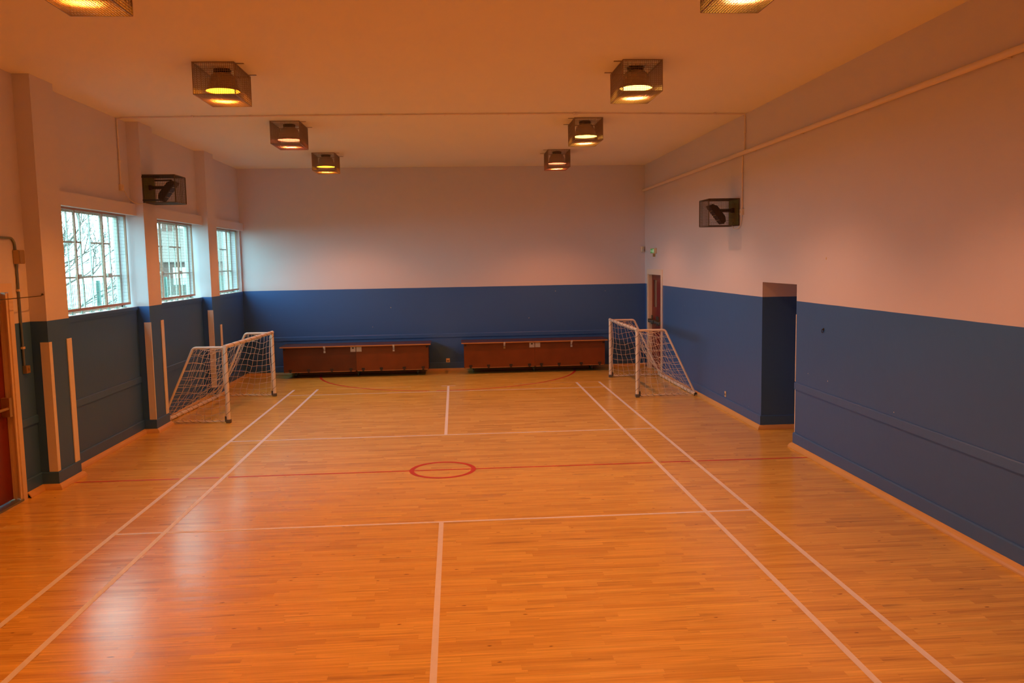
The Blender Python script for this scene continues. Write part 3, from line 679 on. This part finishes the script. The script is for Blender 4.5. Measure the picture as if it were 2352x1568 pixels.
# ------------------------------------------------------------------ long storage chests
def chest(x0, x1, label, dark):
    y0, y1, zb, zt = 8.235, 8.86, .135, .675
    xm = (x0 + x1) / 2; xc = xm
    t = thing('storage_chest', label, 'storage chest', (xc, (y0 + y1) / 2, 0), group='long wooden chests against the back wall')
    def R(m_): return rel(m_, t)
    b = MB(); b.box((x0, y0 + .02, zb), (x0 + .02, y1, zt)); b.box((x1 - .02, y0 + .02, zb), (x1, y1, zt)); b.box((x0, y1 - .02, zb), (x1, y1, zt)); b.box((x0, y0 + .02, zb), (x1, y1, zb + .02)); b.box((xm - .01, y0 + .02, zb), (xm + .01, y1, zt))
    R(b).build('carcass', M_BOXD, t)
    halves = ((x0, xm - .0015), (xm + .0015, x1))
    for k, (a, c) in enumerate(halves):
        b = MB(); b.box((a, y0, zb + .012), (c, y0 + .02, zt))
        fp = R(b).build('front_panel', M_BOXD if k < dark else M_BOXL, t)
        b = MB(); b.box((a + .02, y0 + .002, zb - .002), (c - .02, y0 + .02, zb + .010)); R(b).build('edge_strip', M_EDGE, t)
        q = (a + c) / 2
        for hx in (a + .14, a + .53, c - .53, c - .12):
            b = MB(); b.box((hx - .035, y0 - .005, zb + .03), (hx + .035, y0, zb + .07)); b.box((hx - .02, y0 - .008, zb + .0), (hx + .02, y0 - .001, zb + .03)); R(b).build('hinge', M_DARK, fp)
        cx = a + .03 if k == 0 else c - .03
        b = MB(); b.box((cx - .022, y0 - .004, zt - .06), (cx + .022, y0 - .0003, zt - .02)); R(b).build('corner_bracket', M_DARK, fp)
        # lid
        la = a - (.055 if k == 0 else 0); lc = c + (.055 if k == 1 else 0)
        b = MB(); b.box((la, 8.17, zt + .002), (lc, y1, zt + .028)); ld = R(b).build('lid', M_LID, t)
        b = MB(); b.box((la, 8.162, zt + .004), (lc, 8.17, zt + .026)); R(b).build('lid_edge', M_EDGE, ld)
        # hasp and padlock
        hx = a + (c - a) * (.57 if k == 0 else .52)
        b = MB(); b.box((hx - .018, 8.158, zt - .02), (hx + .018, 8.162, zt + .026)); R(b).build('hasp', M_PLATE, ld)
        b = MB(); b.box((hx - .018, y0 - .006, zt - .075), (hx + .018, y0 - .001, zt - .003)); R(b).build('hasp_staple', M_PLATE, fp)
        b = MB(); b.box((hx - .02, y0 - .024, zt - .125), (hx + .02, y0 - .006, zt - .085)); b.tube([(hx - .012, y0 - .015, zt - .088), (hx - .012, y0 - .015, zt - .068), (hx, y0 - .015, zt - .058), (hx + .012, y0 - .015, zt - .068), (hx + .012, y0 - .015, zt - .088)], .003, 6)
        R(b).build('padlock', M_BRASS if (k == 0 and dark == 0) else M_PLATE, ld)
        # metal plate next to the middle joint
        px = c - .062 if k == 0 else a + .062
        b = MB(); b.box((px - .056, y0 - .003, zt - .115), (px + .056, y0 - .0002, zt - .010)); pl = R(b).build('metal_plate', M_PLATE, fp)
        if k == 0:
            b = MB(); b.lathe([(0, -.003), (.018, -.003), (.018, 0)], (px - .0, y0 - .003, zt - .035), 16, 'Y'); R(b).build('plate_knob', M_DARK, pl)
    for wx in (x0 + .2, xm, x1 - .25):
        for wy in (8.53, 8.78):
            b = MB(); b.lathe([(0, -.014), (.045, -.014), (.050, -.008), (.050, .008), (.045, .014), (0, .014)], (wx, wy, .0505), 20, 'X')
            b.box((wx - .02, wy - .03, .095), (wx + .02, wy + .03, zb)); b.box((wx - .019, wy - .015, .04), (wx - .016, wy + .015, .1)); b.box((wx + .016, wy - .015, .04), (wx + .019, wy + .015, .1))
            R(b).build('caster', M_GREYB, t, smooth=True)
    return t
chest(-3.545, -.435, 'long wooden chest by the left goal, left front panel darker than the right', 1)
chest(.34, 3.445, 'long dark red chest against the back wall, partly behind the right goal', 0)

# ------------------------------------------------------------------ football goals
HG = 1.235
def net_patch(mb, f, nu, nv, r=.0026, jit=.012, seed=1, skip_edges=False):
    rnd = random.Random(seed)
    J = [[Vector((rnd.uniform(-1, 1), rnd.uniform(-1, 1), rnd.uniform(-1, 1))) * jit * (0 if i in (0, nu) or j in (0, nv) else 1) for j in range(nv + 1)] for i in range(nu + 1)]
    P = [[Vector(f(i / nu, j / nv)) + J[i][j] for j in range(nv + 1)] for i in range(nu + 1)]
    for i in range(nu + 1): mb.tube(P[i], r, 4, caps=False)
    for j in range(nv + 1): mb.tube([P[i][j] for i in range(nu + 1)], r, 4, caps=False)
def helix(mb, a, b, r, pitch, cr, n=12):
    a, b = Vector(a), Vector(b); t = (b - a).normalized(); ref = Vector((0, 0, 1)) if abs(t.z) < .9 else Vector((1, 0, 0))
    u = t.cross(ref).normalized(); v = t.cross(u); L = (b - a).length; k = int(L / pitch * n)
    mb.tube([a + t * (L * i / k) + (u * math.cos(2 * PI * i / n) + v * math.sin(2 * PI * i / n)) * r for i in range(k + 1)], cr, 4)
def goal(label, base_near, base_far, side):
    """local frame: y along the mouth (near post at 0), +x goes back into the net, z up"""
    a = Vector((*base_near, 0)); b = Vector((*base_far, 0)); W = (b - a).length
    d = (b - a).normalized()
    t = thing('football_goal', label, 'goal', a, math.atan2(d.y, d.x) - PI / 2, group='small football goals')
    s = side   # -1: net goes to -x, +1: to +x
    D, DT, RP, RS = 1.04, .50, .031, .019
    def p(x, y, z): return (s * x, y, z)
    for y in (0, W):
        b_ = MB(); b_.tube([p(0, y, .045), p(0, y, HG - RP)], RP, 18); b_.build('goal_post', M_GOAL, t, smooth=True)
        b_ = MB(); b_.box((-.036, y - .034, 0), (.036, y + .034, .058)); b_.build('post_foot', M_FOOT, t, bevel=.006)
    b_ = MB(); b_.tube([p(0, -RP, HG - RP), p(0, W + RP, HG - RP)], RP, 18); b_.build('crossbar', M_GOAL, t, smooth=True)
    for y in (.0, W):
        z = HG - RP - .01; zb = .055
        c = []
        for k in range(7):
            q = k / 6; P0 = Vector((DT - .05, 0, z)); P1 = Vector((DT, 0, z)); dirv = Vector((D - DT, 0, zb - z)).normalized(); P2 = P1 + dirv * .05
            v = P0 * (1 - q) ** 2 + P1 * 2 * q * (1 - q) + P2 * q * q; c.append(p(v.x, y, v.z))
        b_ = MB(); b_.tube([p(RP * .8, y, z)] + c + [p(D, y, zb)], RS, 12); b_.build('side_tube', M_GOAL, t, smooth=True)
        b_ = MB(); b_.tube([p(.045, y, .028), p(.25, y, .026), p(.5, y, .036), p(.8, y, .028), p(D, y, .03)], .0105, 8); b_.build('bottom_bar', M_GOAL, t, smooth=True)
        b_ = MB(); b_.box(*sorted([p(.03, y - .012, .02), p(.055, y + .012, .105)])); b_.build('tie_strap', M_TIE, t)
    b_ = MB(); b_.tube([p(D, -.05, .034), p(D, W + .05, .034)], .0335, 16, caps=False); b_.tube([p(D, -.05, .034), p(D, W + .05, .034)], .029, 16, caps=False); b_.build('ground_bar', M_GOAL, t, smooth=True)
    # lacing cord wound round posts, crossbar and bars
    l = MB()
    for y in (0, W): helix(l, p(0, y, .08), p(0, y, HG - .07), RP + .002, .155, .0027)
    helix(l, p(0, .04, HG - RP), p(0, W - .04, HG - RP), RP + .002, .30, .0027)
    helix(l, p(D, .03, .034), p(D, W - .03, .034), .0355, .23, .0026)
    for y in (0, W): helix(l, p(.06, y, .03), p(D - .05, y, .03), .0155, .115, .0026, 8)
    l.build('lacing_cord', M_TIE, t)
    # net
    nt = MB(); zt = HG - RP - .035; zd = .06
    def slope(v, u):   # v 0..1 from crossbar back and down; u along the mouth
        # path crossbar -> bend -> ground bar
        l1 = DT; l2 = math.hypot(D - DT, zt - zd); q = v * (l1 + l2)
        sag = math.sin(PI * u); sp = (sag ** .6) if sag > 0 else 0
        if q < l1: x = q; z = zt
        else: k = (q - l1) / l2; x = DT + (D - DT) * k; z = zt + (zd - zt) * k
        prof = math.sin(PI * min(1, v)) ** .9
        # between the side tubes the net hangs in towards the mouth
        x = x * (1 - .42 * sp * prof * (1 - v * .35)); z = z - .09 * sp * prof
        return x, z
    def back(u, v):
        x, z = slope(v, u); return p(x, u * W, z + .012 * math.sin(17 * u + 9 * v))
    net_patch(nt, back, 19, 12, seed=3 + side, jit=.014)
    for yy in (0, W):
        inward = 1 if yy == 0 else -1
        def sidef(u, v, yy=yy, inward=inward):   # u front->back, v bottom->top
            z = zd + (zt - zd) * v; xm = D + (DT - D) * v - .01; x = .035 + (xm - .035) * u
            return p(x, yy + inward * .03 * math.sin(PI * u) * math.sin(PI * v), z - .035 * math.sin(PI * u) * (1 - .3 * v) - .02 * math.sin(2 * PI * u))
        net_patch(nt, sidef, 8, 10, seed=5 + side + int(yy), jit=.014)
    # loose hem hanging on the bottom bars
    for yy in (0, W):
        k = 9
        for i in range(k):
            xa = .05 + (D - .1) * i / k; xb = .05 + (D - .1) * (i + 1) / k
            nt.tube([p(xa, yy, .035), p((xa + xb) / 2, yy, .075), p(xb, yy, .035)], .003, 4)
    # gathered bundle near the near bend and along the near post
    nt.tube([p(.04, .02, HG - .10), p(.06, .025, HG * .6), p(.035, .02, .4), p(.06, .02, .1)], .006, 5)
    nt.tube([p(.04, W - .02, HG - .10), p(.06, W - .025, HG * .6), p(.035, W - .02, .4), p(.06, W - .02, .1)], .006, 5)
    nt.build('net', M_NET, t)
    return t
goal('white football goal with a sagging net in front of the left wall', (-3.42, 3.40), (-3.255, 5.95), -1)
goal('white football goal with a sagging net in front of the right wall and double door', (3.375, 4.67), (3.375, 7.22), 1)

# ------------------------------------------------------------------ outside
M_GROUND = mat('grass_ground', (.06, .08, .035), .9, var=(3, .6))
M_BARK = mat('bark', (.13, .10, .085), .9)
M_BRICK = mat('house_brick', (.15, .055, .042), .8, var=(20, .8))
M_ROOF = mat('house_roof', (.16, .10, .09), .8)
M_HEDGE = mat('hedge_leaf', (.12, .11, .03), .8, var=(8, .6))
M_GFENCE = mat('green_fence_steel', (.03, .10, .08), .5)
M_RENDER = mat('pale_render', (.30, .22, .17), .8)
mb = MB(); mb.box((-70, -30, -.9), (XO_L - .01, 60, -.8)); struct(mb.build('ground', M_GROUND))
def tree(x, y, h, seed, label):
    rnd = random.Random(seed); t = thing('bare_tree', label, 'tree', (x, y, -.8), group='bare trees outside')
    tr = MB(); tr.tube([(0, 0, 0), (.1, .05, h * .3), (0, .1, h * .62)], [.16, .13, .09], 8); tr.build('trunk', M_BARK, t)
    br = MB()
    def grow(p, d, L, r, k):
        q = p + d * L; m_ = (p + q) / 2 + Vector((rnd.uniform(-1, 1), rnd.uniform(-1, 1), rnd.uniform(-1, 1))) * L * .07
        br.tube([p, m_, q], [r, r * .8, r * .6], 4, caps=False)
        if k:
            for _ in range(3):
                nd = (d + Vector((rnd.uniform(-1, 1), rnd.uniform(-1, 1), rnd.uniform(-.4, .8))) * .75).normalized(); grow(q if rnd.random() < .6 else m_, nd, L * rnd.uniform(.62, .85), r * .62, k - 1)
    for i in range(9):
        z = h * rnd.uniform(.25, .62); a = rnd.uniform(0, 2 * PI); grow(Vector((.05, .08, z)), Vector((math.cos(a), math.sin(a), rnd.uniform(.4, 1.3))).normalized(), h * .15, .032, 4)
    br.build('branches', M_BARK, t)
tree(-10.9, 14.2, 6.0, 11, 'bare tree seen through the near window, right behind the fence')
tree(-14.6, 22.0, 7.0, 5, 'taller bare tree seen through the near window, farther from the fence')
tree(-19.5, 29.0, 8.5, 23, 'bare tree farthest off, between the near window and the brick house')
t = thing('brick_house', 'brick house seen through the middle window', 'house', (-16.7, 43, -.8))
b = MB(); b.box((-2.3, -4, 0), (2.3, 4, 3.5)); b.build('walls', M_BRICK, t)
b = MB(); b.prism([(-4.4, 3.5), (4.4, 3.5), (0, 5.6)], 'X', -2.5, 2.5); b.build('roof', M_ROOF, t)
for xx, zz in ((-1.4, .6), (.9, .6), (1.2, 2.2), (-.9, 2.2)):
    b = MB(); b.box((xx - .45, -4.06, zz), (xx + .45, -4.0, zz + 1.0)); b.build('window', M_WHITE, t)
b = MB(); b.box((-1, -.4, 5), (-.3, .4, 6.5)); b.build('chimney', M_BRICK, t)
t = thing('rendered_building', 'pale building seen through the window by the back wall', 'building', (-16, 54, -.8))
b = MB(); b.box((-2.6, -4, 0), (2.6, 4, 5.6)); b.build('walls', M_RENDER, t)
b = MB(); b.box((-2.8, -4.2, 5.6), (2.8, 4.2, 5.9)); b.build('roof', M_ROOF, t)
t = thing('mesh_fence', 'green steel fence outside the windows', 'fence', (-7.2, 16, -.8))
for y in range(-12, 13, 2):
    b = MB(); b.box((-.03, y - .03, 0), (.03, y + .03, 3.0)); b.build('post', M_GFENCE, t)
b = MB(); wire_grid(b, 'X', 0, -12, 12, .05, 2.95, .075, .2, .004); b.build('fence_mesh', M_GFENCE, t)
rnd = random.Random(4); b = MB()
for i in range(2600):
    c = Vector((rnd.gauss(0, .22), rnd.uniform(-7, 7), min(2.5, abs(rnd.gauss(1.5, .5))))); u = Vector((rnd.uniform(-1, 1), rnd.uniform(-1, 1), rnd.uniform(-1, 1))).normalized() * .09; v = u.cross(Vector((rnd.random(), rnd.random(), rnd.random()))).normalized() * .05
    b.add([c - u, c + v, c + u, c - v], [(0, 1, 2, 3)])
o = b.build('hedge', M_HEDGE); o.location = (-6.0, 11, -.8); tag(o, 'green hedge in front of the fence outside the windows', 'hedge')
